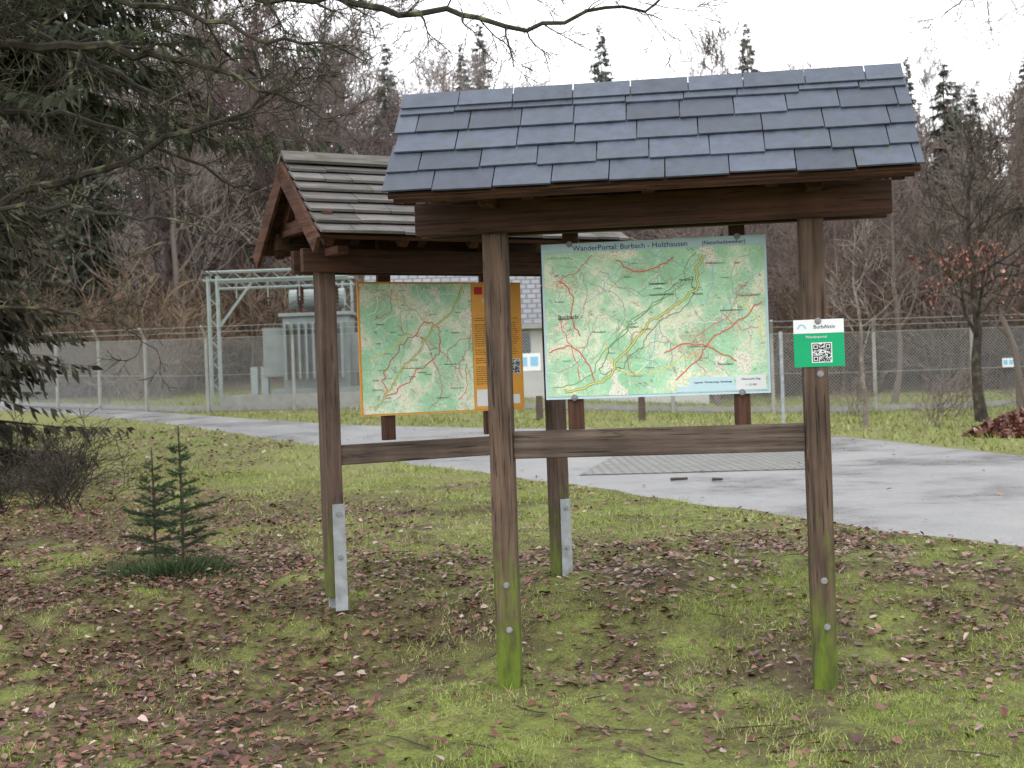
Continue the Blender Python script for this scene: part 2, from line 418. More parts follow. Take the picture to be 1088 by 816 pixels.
for i in range(110):
    x = rnd.uniform(-4, 3.5); y = rnd.uniform(4.9, 10)
    if y > yedge(x) - .2: continue
    a = rnd.uniform(0, 6.28); L = rnd.uniform(.08, .35)
    pts = []
    for k in range(4):
        xx = x + math.cos(a) * L * k / 3 + rnd.uniform(-.01, .01); yy_ = y + math.sin(a) * L * k / 3 + rnd.uniform(-.01, .01)
        pts.append(Vector((xx, yy_, hf(xx, yy_) + .016)))
    g.tube(pts, [.004, .004, .003, .002], 5, True)
for (x, y, a, L) in [(1.8, 15.2, .1, .2), (2.25, 15.0, -.2, .12)]:
    g.tube([Vector((x, y, hf(x, y) + .045)), Vector((x + L * math.cos(a), y + L * math.sin(a), hf(x, y) + .045))], [.02, .015], 6, True)
g.obj("fallen_twigs", simple("dead_twig", (.06, .045, .035)))

# ------------------------------------------------------------------ shelters
def text(parent, s, size, x, y, z, mat, align='CENTER', name="lettering", rot=0):
    cu = bpy.data.curves.new(name, 'FONT'); cu.body = s; cu.size = size; cu.align_x = align; cu.extrude = .0004; cu.resolution_u = 2
    cu.materials.append(mat); o = bpy.data.objects.new(name, cu); S.collection.objects.link(o)
    o.location = (x, y, z); o.rotation_euler = (R(90), -rot, 0); o.parent = parent; return o
def ribbon(parent, pts, w, y, mat, name, sub=8, wig=.010):
    P = np.array(pts, float); d = np.r_[0, np.cumsum(np.hypot(*np.diff(P, axis=0).T))]
    t = np.linspace(0, d[-1], len(pts) * sub); px = np.interp(t, d, P[:, 0]); pz = np.interp(t, d, P[:, 1])
    for _ in range(sub):
        px[1:-1] = (px[:-2] + 2 * px[1:-1] + px[2:]) / 4; pz[1:-1] = (pz[:-2] + 2 * pz[1:-1] + pz[2:]) / 4
    jj = np.random.RandomState(int(abs(pts[0][0]) * 1000) + len(pts)).normal(0, wig, (2, len(px)))
    px = px + np.convolve(jj[0], np.ones(3) / 3, 'same'); pz = pz + np.convolve(jj[1], np.ones(3) / 3, 'same')
    gx = np.gradient(px); gz = np.gradient(pz); l = np.hypot(gx, gz) + 1e-9
    nx_, nz_ = -gz / l * w / 2, gx / l * w / 2
    g = Geo()
    for i in range(len(px)):
        g.v += [(px[i] + nx_[i], y, pz[i] + nz_[i]), (px[i] - nx_[i], y, pz[i] - nz_[i])]
    for i in range(len(px) - 1): g.f.append((2 * i, 2 * i + 1, 2 * i + 3, 2 * i + 2))
    return g.obj(name, mat, parent)
def plate(parent, x0, x1, y, z0, z1, mat, name, th=.003):
    g = Geo(); g.bx(x0, x1, y, y + th, z0, z1); return g.obj(name, mat, parent)
def bolts(parent, lst, name="bolts"):
    g = Geo()
    for (x, y, z) in lst:
        for r, t0, t1 in ((.017, 0, -.004), (.010, -.004, -.012)):
            g.tube([Vector((x, y + t0, z)), Vector((x, y + t1, z))], [r, r], 10, True)
    g.obj(name, M_bolt, parent)

def frame_parts(e, HL, dd, zr, ze, sp, pw, zc0, zc1, pm, zg, beam_z):
    sl = math.atan2(zr - ze, dd); ca, sa = math.cos(sl), math.sin(sl)
    for i, (sx, zz) in enumerate(((sp[0], zg[0]), (sp[1], zg[1]))):
        g = Geo()
        n = 14
        rr = random.Random(i + int(HL * 100))
        z0 = zz; z1 = zr - .16
        for k in range(n + 1):
            z = z0 + (z1 - z0) * k / n; j = lambda: rr.uniform(-.0018, .0018)
            w = pw / 2 * (.93 if k == 0 else 1)
            for (px, py) in ((-w, -w), (w, -w), (w, w), (-w, w)): g.v.append((sx + px + j(), py + j(), z))
        for k in range(n):
            for q in range(4):
                q2 = (q + 1) % 4; g.f.append((k * 4 + q, k * 4 + q2, k * 4 + 4 + q2, k * 4 + 4 + q))
        g.f.append((3, 2, 1, 0)); g.f.append((n * 4, n * 4 + 1, n * 4 + 2, n * 4 + 3))
        g.obj("post_%d" % (i + 1), pm, e, .006)
    g = Geo(); g.bx(sp[0] + pw / 2 + .001, sp[1] - pw / 2 - .001, -.035, .035, zc0, zc1); g.obj("lower_rail", M_cross, e, .006)
    pl = .36
    zt = zr - (pl / dd) * (zr - ze) - .05
    g = Geo()
    for s in (-1, 1):
        g.bx(-HL + .05, HL - .05, s * pl - .035, s * pl + .035, zt - .10, zt)
        g.bx(-HL + .06, HL - .08, s * (pw / 2 + .003), s * (pw / 2 + .055), beam_z[0], beam_z[1])
    g.bx(-HL + .05, HL - .05, -.04, .04, zr - .155, zr - .05)
    g.obj("head_beams", M_beam, e, .005)
    g = Geo()
    for sx in (sp[0], sp[1]):
        for s in (-1, 1):
            g.bx(sx - .035, sx + .035, s * (pw / 2 + .057), s * .32, beam_z[1] - .05, beam_z[1] - .003)
    g.obj("brackets", M_beamy, e, .004)
    g = Geo(); nr = 5
    for k in range(nr):
        x = -HL + .10 + (2 * HL - .2) * k / (nr - 1) + (.001 if k else 0)
        for s in (-1, 1):
            L = dd / ca - .04
            c = Vector((x, s * (dd / 2), (zr + ze) / 2)) - Vector((0, s * sa, ca)) * (.045 + .024)
            g.box(c, (1, 0, 0), (0, s * ca, -sa), (0, s * sa, ca), .06, L - .06, .08)
    g.obj("rafters", M_beamy, e, .003)
    g = Geo(); nb = 6
    for s in (-1, 1):
        for k in range(nb):
            L = dd / ca / nb; t = (k + .5) / nb
            c = Vector((0, s * dd * t, zr - (zr - ze) * t)) - Vector((0, s * sa, ca)) * .014
            g.box(c, (1, 0, 0), (0, s * ca, -sa), (0, s * sa, ca), 2 * HL - .03, L - .004, .022)
    g.obj("roof_boarding", M_beam, e)
    return sl, ca, sa, zt

e = empty("map_shelter", (.735, 6.68, 0), R(-7.5))
HL, dd, zr, ze = 1.26, .53, 3.05, 2.49
sl, ca, sa, zt = frame_parts(e, HL, dd, zr, ze, (-.803, .793), .12, 1.175, 1.315, M_post, (-.12, -.12), (2.335, 2.50))
g = Geo(); rnd = random.Random(11)
SLn = math.hypot(dd, zr - ze)
for s in (-1, 1):
    for row in range(5):
        expo = SLn / 5
        off = (row % 2) * .14 + rnd.uniform(-.03, .03)
        x = -HL - off
        while x < HL - .02:
            w = .28 + rnd.uniform(-.03, .03)
            xa = max(x, -HL - rnd.uniform(0, .014)); xb = min(x + w, HL + rnd.uniform(0, .014)); x += w
            if xb - xa < .04: continue
            t1 = (row + 1) * expo + rnd.uniform(-.009, .010); t0 = max(0.0, t1 - expo - .09)
            tm = (t0 + t1) / 2
            y = s * tm * ca; z = zr - tm * sa
            nrm = Vector((0, s * sa, ca)); dn_ = Vector((0, s * ca, -sa))
            tilt = math.atan2(.020, t1 - t0) + rnd.uniform(-.006, .010); yaw = rnd.uniform(-.014, .014)
            d2 = (dn_ * math.cos(tilt) + nrm * math.sin(tilt)).normalized(); n2_ = (nrm * math.cos(tilt) - dn_ * math.sin(tilt)).normalized()
            axx = (Vector((1, 0, 0)) + d2 * yaw).normalized(); d2 = (d2 - axx * d2.dot(axx)).normalized()
            base = rnd.uniform(.72, 1.22); col = (.068 * base, .082 * base, .114 * base)
            g.box(Vector(((xa + xb) / 2, y, z)) + nrm * (.013 + rnd.uniform(0, .002)), axx, d2, n2_, xb - xa - .005, t1 - t0, .010, col)
x = -HL
while x < HL - .05:
    w = min(.29 + rnd.uniform(-.02, .02), HL - x)
    b_ = rnd.uniform(.8, 1.2)
    nrm = Vector((0, -sa, ca)); dn_ = Vector((0, -ca, -sa))
    g.box(Vector((x + w / 2, 0, zr)) + nrm * .031 + dn_ * .045, (1, 0, 0), dn_, nrm, w - .005, .12, .008, (.068 * b_, .082 * b_, .114 * b_))
    x += w
g.obj("slates", M_slate, e, .0015)
g = Geo()
for s in (-1, 1):
    g.box(Vector((0, s * (dd - .03), ze - .018)), (1, 0, 0), (0, s * ca, -sa), (0, s * sa, ca), 2 * HL - .08, .02, .03)
g.obj("eave_boards", M_beam, e)
by = .25
g = Geo()
for sx in (-.437, .44): g.bx(sx - .042, sx + .042, by + .012, by + .057, 1.30, zt + .1)
g.obj("board_battens", M_bat, e, .004)
plate(e, -.592, .588, by - .004, 1.468, 2.296, M_frame, "board_panel", .014)
plate(e, -.58, .576, by - .008, 1.482, 2.245, M_map1, "map_sheet", .003)
plate(e, -.58, .576, by - .0085, 2.249, 2.288, M_frame, "title_strip", .003)
text(e, "WanderPortal: Burbach - Holzhausen", .040, -.12, by - .0105, 2.254, M_txt)
text(e, "(Naturbadeweiher)", .029, .37, by - .0105, 2.256, M_txt)
yb = by - .0095
rv = [(.27, 2.2), (.22, 2.12), (.25, 2.05), (.12, 1.95), (.05, 1.9), (-.03, 1.86), (-.12, 1.74), (-.22, 1.66), (-.24, 1.58), (-.4, 1.52), (-.5, 1.51)]
ribbon(e, rv, .013, yb, M_dgreen, "map_road_casing"); ribbon(e, rv, .0075, yb - .001, M_yel, "map_road")
rv2 = [(p[0] - .05 - .05 * math.sin(i * .31), p[1] + .02) for i, p in enumerate(rv)]
ribbon(e, rv2, .006, yb, M_vgreen, "map_valley_edge", 8, .006)
ribbon(e, [(-.1, 1.87), (-.2, 1.78), (-.28, 1.68), (-.3, 1.60), (-.2, 1.6), (-.1, 1.72), (.0, 1.84), (.12, 1.9), (.22, 2.0), (.2, 2.1), (.1, 2.05), (0, 1.96), (-.1, 1.87)], .004, yb, M_dgreen, "map_trail", 8, .016)
for P in ([(-.57, 1.72), (-.45, 1.76), (-.36, 1.66), (-.33, 1.56)], [(.1, 1.55), (.2, 1.64), (.3, 1.78), (.45, 1.86), (.56, 1.95)], [(-.5, 2.1), (-.42, 2.0), (-.45, 1.9), (-.4, 1.8)], [(.05, 1.7), (.15, 1.74), (.28, 1.72), (.42, 1.64)], [(-.2, 2.2), (-.1, 2.12), (.02, 2.14), (.1, 2.2)]):
    ribbon(e, P, .006, yb - .0006, M_mapred, "map_trail_red", 8, .008)
R_ = random.Random(77)
def walk(x, z, a, n, st, x0, x1, z0, z1):
    P = [(x, z)]
    for _ in range(n):
        a += R_.gauss(0, .45); x += math.cos(a) * st; z += math.sin(a) * st
        if not (x0 < x < x1 and z0 < z < z1): break
        P.append((x, z))
    return P
def detail_roads(par, x0, x1, z0, z1, n, y):
    for k in range(n):
        P = walk(R_.uniform(x0, x1), R_.uniform(z0, z1), R_.uniform(0, 6.28), 9, .07, x0, x1, z0, z1)
        if len(P) < 4: continue
        m_, w_ = R_.choice([(M_mapred, .004), (M_mgrey, .0025), (M_mwhite, .005), (M_yel, .006), (M_blue, .003), (M_mwhite, .004), (M_mgrey, .003), (M_mapred, .003)])
        ribbon(par, P, w_, y + .0002 + k * .00002, m_, "map_path", 6, .008)
    names = ["Holzhausen", "Wahlbach", "Gilsbach", "Lippe", "Zeppenfeld", "Würgendorf", "Niederdresselndorf", "Oberdresselndorf", "Lützeln", "Struthütten", "Neunkirchen", "Salchendorf", "Wiederstein", "Mischenbach", "Hohenseelbachskopf", "Trödelstein", "Die Höh", "Buchheller"]
    for k in range(28):
        text(par, R_.choice(names), R_.uniform(.009, .016), R_.uniform(x0 + .06, x1 - .07), y - .001, R_.uniform(z0 + .02, z1 - .03), R_.choice([M_black, M_mgrey, M_dgreen, M_txt]), name="place_name")
detail_roads(e, -.57, .57, 1.54, 2.235, 36, yb)
def town(parent, cx, cz, rx, rz, n, y, seed):
    g = Geo(); r_ = random.Random(seed)
    for i in range(n):
        px = cx + r_.gauss(0, rx); pz = cz + r_.gauss(0, rz); w = r_.uniform(.003, .008); hh = r_.uniform(.002, .006)
        g.quad((px, y, pz), (px + w, y, pz), (px + w, y, pz + hh), (px, y, pz + hh))
    g.obj("map_settlement", M_town, parent)
M_town = simple("map_town_ink", (.72, .42, .34), .6, .2)
town(e, .2, 1.74, .06, .05, 380, yb - .0005, 1); town(e, -.46, 2.08, .05, .03, 160, yb - .0005, 2); town(e, .46, 2.0, .04, .04, 130, yb - .0005, 3)
town(e, -.5, 1.86, .03, .04, 70, yb - .0005, 4); town(e, -.1, 2.13, .05, .015, 70, yb - .0005, 5); town(e, .35, 1.85, .05, .04, 140, yb - .0005, 6)
text(e, "Burbach", .032, -.46, yb - .001, 1.895, M_black)
plate(e, .10, .572, yb - .001, 1.486, 1.515, M_frame, "legend_strip", .001)
plate(e, .17, .40, yb - .0013, 1.515, 1.56, M_frame, "legend_strip", .001)
plate(e, .41, .565, yb - .002, 1.490, 1.565, M_white, "legend_box", .001)
text(e, "Naturpark Sieg", .016, .487, yb - .003, 1.54, M_txt); text(e, "1 : 25 000", .014, .487, yb - .003, 1.51, M_txt)
text(e, "Legende  Wanderwege  Rundwege", .014, .29, yb - .003, 1.53, M_black)
text(e, "N  W  A  N  D  E  R  N", .012, -.5, yb - .003, 2.215, M_black)
bolts(e, [(x_, by - .010, z_) for x_ in (-.44, .44) for z_ in (1.476, 2.291)], "board_screws")
bolts(e, [(-.803 + .005, -.062, .53), (-.803 + .012, -.062, .30), (.793 + .005, -.062, .53), (.793 + .012, -.062, .30)], "post_bolts")
s0 = .793 + .015; yq = -.066
plate(e, s0 - .12, s0 + .125, yq, 1.595, 1.83, M_green, "sign_plate", .004)
plate(e, s0 - .12, s0 + .125, yq - .0015, 1.762, 1.83, M_white, "sign_header", .001)
text(e, "BurbAktiv", .026, s0 + .03, yq - .003, 1.785, M_txt)
text(e, "Wanderportal", .018, s0 - .01, yq - .002, 1.738, M_white)
plate(e, s0 - .035, s0 + .065, yq - .0015, 1.615, 1.715, M_white, "qr_field", .001)
g = Geo(); rq = random.Random(3); N = 21; cs = .09 / N
for i in range(N):
    for j in range(N):
        fi = (i < 7 and j < 7) or (i < 7 and j > 13) or (i > 13 and j > 13)
        if fi:
            a_ = i if i < 7 else i - 14; b_ = j if j < 7 else j - 14
            on = a_ in (0, 6) or b_ in (0, 6) or (2 <= a_ <= 4 and 2 <= b_ <= 4)
        else: on = rq.random() < .5
        if on:
            px = s0 - .03 + i * cs; pz = 1.620 + j * cs
            g.quad((px, yq - .003, pz), (px + cs, yq - .003, pz), (px + cs, yq - .003, pz + cs), (px, yq - .003, pz + cs))
g.obj("qr_code", M_black, e)
ribbon(e, [(s0 - .10, 1.785), (s0 - .09, 1.805), (s0 - .07, 1.805), (s0 - .06, 1.785)], .006, yq - .003, M_blue, "sign_logo", 4, 0)
bolts(e, [(s0, yq - .0015, 1.822), (s0 + .005, -.062, 1.56)], "sign_screws")

e2 = empty("map_shelter.001", (-.41, 8.30, 0), R(29))
HL, dd, zr, ze = 1.03, .53, 2.90, 2.43
sl, ca, sa, zt = frame_parts(e2, HL, dd, zr, ze, (-.80, .79), .105, 1.10, 1.22, M_post2, (.31, .20), (2.26, 2.40))
g = Geo(); SLn = math.hypot(dd, zr - ze); rnd = random.Random(8)
for s in (-1, 1):
    for row in range(7):
        expo = (SLn + .03) / 7; t1 = (row + 1) * expo; t0 = max(0, t1 - expo * 1.25)
        x = -HL
        while x < HL - .01:
            w = min(rnd.uniform(.15, .5), HL - x)
            t1j = t1 + rnd.uniform(-.006, .006)
            tm = (t0 + t1j) / 2; nrm = Vector((0, s * sa, ca)); dn_ = Vector((0, s * ca, -sa)); tilt = math.atan2(.036, t1j - t0)
            d2 = dn_ * math.cos(tilt) + nrm * math.sin(tilt); n2_ = nrm * math.cos(tilt) - dn_ * math.sin(tilt)
            k = rnd.uniform(.7, 1.25)
            g.box(Vector((x + w / 2, s * tm * ca, zr - tm * sa)) + nrm * .026, (1, 0, 0), d2, n2_, w - .004, t1j - t0, .018, (.16 * k, .15 * k, .145 * k))
            x += w
for s in (-1, 1):
    g.box(Vector((0, s * .03, zr + .05)), (1, 0, 0), (0, s * ca, -sa), (0, s * sa, ca), 2 * HL + .03, .10, .02, (.13, .12, .11))
g.obj("wood_shingles", M_rshingle, e2, .002)
g = Geo()
for sx in (-1, 1):
    for s in (-1, 1):
        L = SLn + .06
        c_ = Vector((sx * (HL + .013), s * (dd / 2 + .012), (zr + ze) / 2 - .012)) - Vector((0, s * sa, ca)) * .035
        g.box(c_, (1, 0, 0), (0, s * ca, -sa), (0, s * sa, ca), .022, L, .11)
g.obj("barge_boards", M_beamy, e2, .003)
g = Geo()
for s in (-1, 1):
    g.bx(s * (HL - .10) - .03, s * (HL - .10) + .03, -dd + .1, dd - .1, zt - .03, zt + .05)
    g.bx(s * (HL - .10) - .028, s * (HL - .10) + .028, -.04, .04, zt + .051, zr - .16)
g.obj("gable_ties", M_beamy, e2, .003)
g = Geo()
for sx in (-.29, .45): g.bx(sx - .042, sx + .042, by + .012, by + .057, 1.22, zt + .05)
g.obj("board_battens", M_bat, e2, .004)
plate(e2, -.487, .695, by - .004, 1.378, 2.232, M_orange, "board_panel", .014)
plate(e2, -.475, .315, by - .008, 1.390, 2.220, M_map2, "map_sheet", .003)
plate(e2, .318, .685, by - .0085, 1.390, 2.220, M_orange, "info_panel", .003)
yb = by - .0095
text(e2, "Rothaarsteig", .04, .50, yb - .001, 2.09, M_white); text(e2, "Spur Trail", .03, .50, yb - .001, 2.04, M_black)
plate(e2, .34, .40, yb - .001, 2.15, 2.20, M_red, "logo", .001)
plate(e2, .335, .47, yb - .001, 1.41, 1.52, M_white, "legend_box", .001)
plate(e2, .49, .66, yb - .001, 1.42, 1.48, M_white, "legend_box", .001)
plate(e2, .57, .67, yb - .001, 1.62, 1.72, M_white, "qr_field", .001)
plate(e2, .49, .55, yb - .001, 1.54, 1.59, M_white, "photo", .001)
g = Geo(); rq = random.Random(9)
for i in range(18):
    for j in range(18):
        if rq.random() < .5:
            px = .575 + i * .005; pz = 1.625 + j * .005; g.quad((px, yb - .003, pz), (px + .005, yb - .003, pz), (px + .005, yb - .003, pz + .005), (px, yb - .003, pz + .005))
zl = 1.99
while zl > 1.55:
    for (xa, xb) in ((.335, .49), (.51, .67)):
        if xb > .6 and zl < 1.75: continue
        if rq.random() < .9:
            x = xa
            while x < xb - rq.random() * .05:
                w = rq.uniform(.008, .025); g.quad((x, yb - .002, zl), (min(x + w, xb), yb - .002, zl), (min(x + w, xb), yb - .002, zl + .0035), (x, yb - .002, zl + .0035)); x += w + .006
    zl -= .014
g.obj("info_text", M_black, e2)
rv = [(.25, 2.2), (.18, 2.05), (.1, 1.98), (0, 1.9), (-.1, 1.75), (-.2, 1.68), (-.28, 1.55), (-.4, 1.42)]
ribbon(e2, rv, .012, yb, M_dgreen, "map_road_casing"); ribbon(e2, rv, .007, yb - .001, M_yel, "map_road")
ribbon(e2, [(-.3, 1.5), (-.2, 1.55), (-.1, 1.65), (.05, 1.75), (.1, 1.9), (0, 2.0), (-.1, 1.9), (-.2, 1.8), (-.3, 1.7), (-.35, 1.6), (-.3, 1.5)], .006, yb - .0006, M_mapred, "map_trail", 8, .018)
detail_roads(e2, -.47, .31, 1.40, 2.21, 28, yb)
town(e2, -.33, 2.1, .05, .04, 120, yb - .0005, 7); town(e2, .12, 1.6, .05, .05, 120, yb - .0005, 8); town(e2, .0, 2.02, .04, .03, 80, yb - .0005, 9)
g = Geo()
for sx, zz in ((-.80, .33), (.79, .24)):
    g.bx(sx - .022, sx + .056, -.062, -.053, zz - .1, zz + .54)
    g.bx(sx - .022, sx + .056, .053, .062, zz - .1, zz + .54)
g.obj("post_anchors", M_galv, e2, .002)
bolts(e2, [(sx + .017, -.062, z) for sx, zz in ((-.8, .33), (.79, .24)) for z in (zz + .48, zz + .22)], "anchor_bolts")

# ------------------------------------------------------------------ vegetation
def rvec(rn): return Vector((rn.gauss(0, 1), rn.gauss(0, 1), rn.gauss(0, 1)))
def grow(g, p, d, L, r, depth, rn, up=.08, n=4, kids=(3, 5), wig=.22, tips=None, ratio=(.5, .75), rmin=.0):
    segs = 4 if depth > 1 else 2
    pts = [p.copy()]; dirs = [d.copy()]
    for i in range(segs):
        d = (d + rvec(rn) * wig * .6 + Vector((0, 0, up))).normalized(); p = p + d * (L / segs); pts.append(p.copy()); dirs.append(d.copy())
    re = max(r * .4, rmin)
    rad = [r + (re - r) * i / segs for i in range(segs + 1)]
    g.tube(pts, rad, n if depth > 1 else 3)
    if tips is not None and depth <= 1: tips += pts[1:]
    if depth > 0:
        for k in range(rn.randint(*kids)):
            t = rn.uniform(.25, 1); fi = t * segs; i = min(int(fi), segs - 1); q = pts[i].lerp(pts[i + 1], fi - i)
            pr = dirs[i + 1].cross(rvec(rn))
            if pr.length < .01: continue
            pr.normalize(); ang = rn.uniform(.45, 1.0)
            nd = (dirs[i + 1] * math.cos(ang) + pr * math.sin(ang)).normalized()
            grow(g, q, nd, L * rn.uniform(*ratio), max(rad[i] * .6, rmin), depth - 1, rn, up, n, kids, wig, tips, ratio, rmin)
def trunk_tree(g, H, r, rn, nlimb=14, depth=3, base=.25, tips=None, up=.1, rmin=0, spread=.33):
    pts = [Vector((0, 0, -.3))]; m = 9
    for i in range(1, m + 1):
        pts.append(Vector((rn.gauss(0, .012) * H + pts[-1].x, rn.gauss(0, .012) * H + pts[-1].y, H * i / m)))
    rad = [r * (1 - .85 * i / m) * (1.35 if i == 0 else 1) for i in range(m + 1)]
    g.tube(pts, rad, 7)
    for k in range(nlimb):
        t = base + (1 - base) * (k + rn.random()) / nlimb; fi = t * m; i = min(int(fi), m - 1); q = pts[i].lerp(pts[i + 1], fi - i)
        a = rn.uniform(0, 6.283); el = rn.uniform(.3, .9)
        d = Vector((math.cos(a) * math.cos(el), math.sin(a) * math.cos(el), math.sin(el)))
        grow(g, q, d, H * spread * (1.15 - t * .75), max(rad[i] * .5, rmin), depth, rn, up, 4, (3, 5), .22, tips, (.5, .75), rmin)

def spruce(gt, gf, H, base, Rr, rn, step=.45, nb=7, nt_=9, tw=.3, col=(.035, .05, .022), droop=.25, r=.16, hang=.5, wd=(.12, .24), azr=(0, 6.283)):
    gt.tube([Vector((0, 0, -.3)), Vector((0, 0, H * .5)), Vector((0, 0, H))], [r, r * .6, .015], 8)
    z = base
    while z < H - .1:
        f = (z - base) / (H - base); Lb = Rr * (1 - f) ** .85 * rn.uniform(.7, 1.15) + .08
        nbk = max(3, int(nb * (1 - .5 * f)))
        tws = tw * min(1, .35 + .5 * Lb)
        ntk = max(3, int(nt_ * min(1, .4 + .4 * Lb)))
        for k in range(nbk):
            a = rn.uniform(*azr); l = Lb * rn.uniform(.6, 1.2); zz = z + rn.uniform(-.5, .5) * step
            o = Vector((math.cos(a), math.sin(a), 0)); sd = Vector((-o.y, o.x, 0))
            dr = droop * rn.uniform(.6, 1.4)
            P = [Vector((0, 0, zz)) + o * (l * t) + Vector((0, 0, l * (-dr * t * 1.3 + dr * .6 * t * t))) for t in (0, .33, .66, 1)]
            gt.tube(P, [max(.006, l * .012), max(.005, l * .009), .005, .003], 3)
            for j in range(ntk):
                t = .12 + .88 * (j + rn.random()) / ntk; fi = t * 3; i = min(int(fi), 2); q = P[i].lerp(P[i + 1], fi - i)
                for s in (-1, 1, 0):
                    tl = tws * (1.15 - .6 * t) * rn.uniform(.6, 1.3)
                    if s == 0: d = (o * .5 + Vector((0, 0, -hang * 1.6)) + rvec(rn) * .2)
                    else: d = (o * .75 + sd * s * .9 + Vector((0, 0, -hang * rn.uniform(.2, 1))))
                    d.normalize(); w = tl * rn.uniform(*wd)
                    sv = d.cross(rvec(rn))
                    if sv.length < .01: continue
                    sv.normalize(); c = rn.uniform(.5, 1.5); cc = (col[0] * c * rn.uniform(.85, 1.2), col[1] * c, col[2] * c)
                    gf.quad(q, q + d * tl * .4 + sv * w, q + d * tl, q + d * tl * .55 - sv * w, cc)
        z += step * (1 - .5 * f)

def bark(name, c0, c1, c2):
    m, nt, b = newmat(name, .9, .2); n1 = noise(nt, coord(nt), 6, 2, .7)
    nt.links.new(ramp(nt, n1, [(.35, c0), (.55, c1), (.7, c2)]), b.inputs["Base Color"]); return m
def instbark(name, stops):
    m, nt, b = newmat(name, .95, .1); oi = node(nt, "ShaderNodeObjectInfo")
    nt.links.new(ramp(nt, oi.outputs["Random"], stops), b.inputs["Base Color"]); return m
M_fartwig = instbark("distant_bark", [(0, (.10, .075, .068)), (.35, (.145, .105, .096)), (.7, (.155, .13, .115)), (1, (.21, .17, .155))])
M_fartwig2 = instbark("haze_tinted_bark", [(0, (.16, .135, .13)), (.5, (.21, .18, .175)), (1, (.26, .23, .225))])  # far bark paled toward grey: atmospheric haze painted into the base colour
M_bark = bark("dark_bark", (.03, .024, .02), (.055, .045, .038), (.10, .10, .06))
M_lichen = bark("lichen_bark", (.028, .024, .02), (.05, .045, .032), (.14, .16, .085))
M_sprbark = bark("spruce_bark", (.04, .028, .022), (.075, .055, .045), (.1, .08, .065))
M_needle = attr_mat("spruce_needles", .7, .2)
M_tan = instbark("dry_twig", [(0, (.12, .085, .06)), (1, (.24, .18, .13))])

rn = random.Random(21)
bare = []; bare2 = []
for i in range(5):
    g = Geo(); trunk_tree(g, 11 + i * .8, .14, rn, 16, 3, .16, None, .12, .014, .30)
    bare.append(g.mesh("bare_tree_mesh%d" % i, M_fartwig))
    bare2.append(g.mesh("haze_tinted_tree_mesh%d" % i, M_fartwig2))
con = []; con2 = []
for i in range(4):
    gt = Geo(); gf = Geo(); spruce(gt, gf, 14 + 2 * i, 1.5, 3.1 + .2 * i, rn, .55, 8, 7, .75, (.062, .074, .052), .3)
    con.append((gt.mesh("conifer_trunk%d" % i, M_sprbark), gf.mesh("conifer_needles%d" % i, M_needle)))
    gf.c = [(c_[0] * 1.2 + .045, c_[1] * 1.2 + .045, c_[2] * 1.2 + .052) for c_ in gf.c]  # needle colours lifted toward grey, painting distance haze into the far conifers
    con2.append((gt.mesh("hazy_conifer_trunk%d" % i, M_sprbark), gf.mesh("haze_tinted_needles%d" % i, M_needle)))
shr = []
for i in range(4):
    g = Geo()
    for k in range(14):
        a = rn.uniform(0, 6.28); el = rn.uniform(.7, 1.4)
        grow(g, Vector((rn.gauss(0, .25), rn.gauss(0, .25), -.05)), Vector((math.cos(a) * math.cos(el), math.sin(a) * math.cos(el), math.sin(el))), rn.uniform(1.0, 1.9), .016, 2, rn, .05, 3, (3, 4), .25, None, (.4, .65), .008)
    shr.append(g)
def inst(me, name, parent, loc, rz, sc):
    o = bpy.data.objects.new(name, me); S.collection.objects.link(o); o.parent = parent
    o.location = loc; o.rotation_euler = (rn.uniform(-.04, .04), rn.uniform(-.04, .04), rz); o.scale = sc if hasattr(sc, '__len__') else (sc,) * 3; return o
forest = empty("distant_forest")
cnt = 0
for row, yc in enumerate([49, 55, 62, 71, 82, 96, 115]):
    W = yc * .44 + 4; x = -W
    stp = 2.1 + yc * .012
    while x < W:
        x += stp * rn.uniform(.6, 1.4); y = yc + rn.uniform(-3.5, 3.5)
        px = x / y
        if yc < 52 and -.2 < px < .2: continue
        z = hf(x, y) - .1
        pc = .12 + (.22 if px > .25 else 0) + (.25 if px < -.05 else 0) + (.28 if yc > 75 else 0)
        s = rn.uniform(.72, 1.06)
        if row < 2: s *= .85
        if px < -.12: s *= 1.32
        elif px > .1: s *= .97
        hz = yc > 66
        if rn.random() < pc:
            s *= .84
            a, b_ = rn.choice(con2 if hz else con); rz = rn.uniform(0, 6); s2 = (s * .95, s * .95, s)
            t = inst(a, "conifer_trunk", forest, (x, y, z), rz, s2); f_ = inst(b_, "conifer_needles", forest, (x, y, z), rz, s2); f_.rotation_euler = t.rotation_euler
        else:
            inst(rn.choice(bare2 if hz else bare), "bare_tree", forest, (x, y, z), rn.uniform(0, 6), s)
        cnt += 1
und = empty("forest_undergrowth")
shm = [g.mesh("shrub_mesh%d" % i, M_tan) for i, g in enumerate(shr)]
shm2 = [g.mesh("shrub_dark_mesh%d" % i, M_fartwig) for i, g in enumerate(shr)]
for i in range(120):
    y = rn.uniform(45, 58); x = rn.uniform(-.47, .47) * y
    inst(rn.choice(shm + shm2), "shrub", und, (x, y, hf(x, y)), rn.uniform(0, 6), rn.uniform(1.3, 2.3))
for i in range(34):
    x = rn.uniform(-22, -11.5); y = 39 + (-x - 11) * .75 + rn.uniform(2.5, 7)
    inst(rn.choice(shm), "shrub", und, (x, y, hf(x, y)), rn.uniform(0, 6), rn.uniform(.8, 1.9))

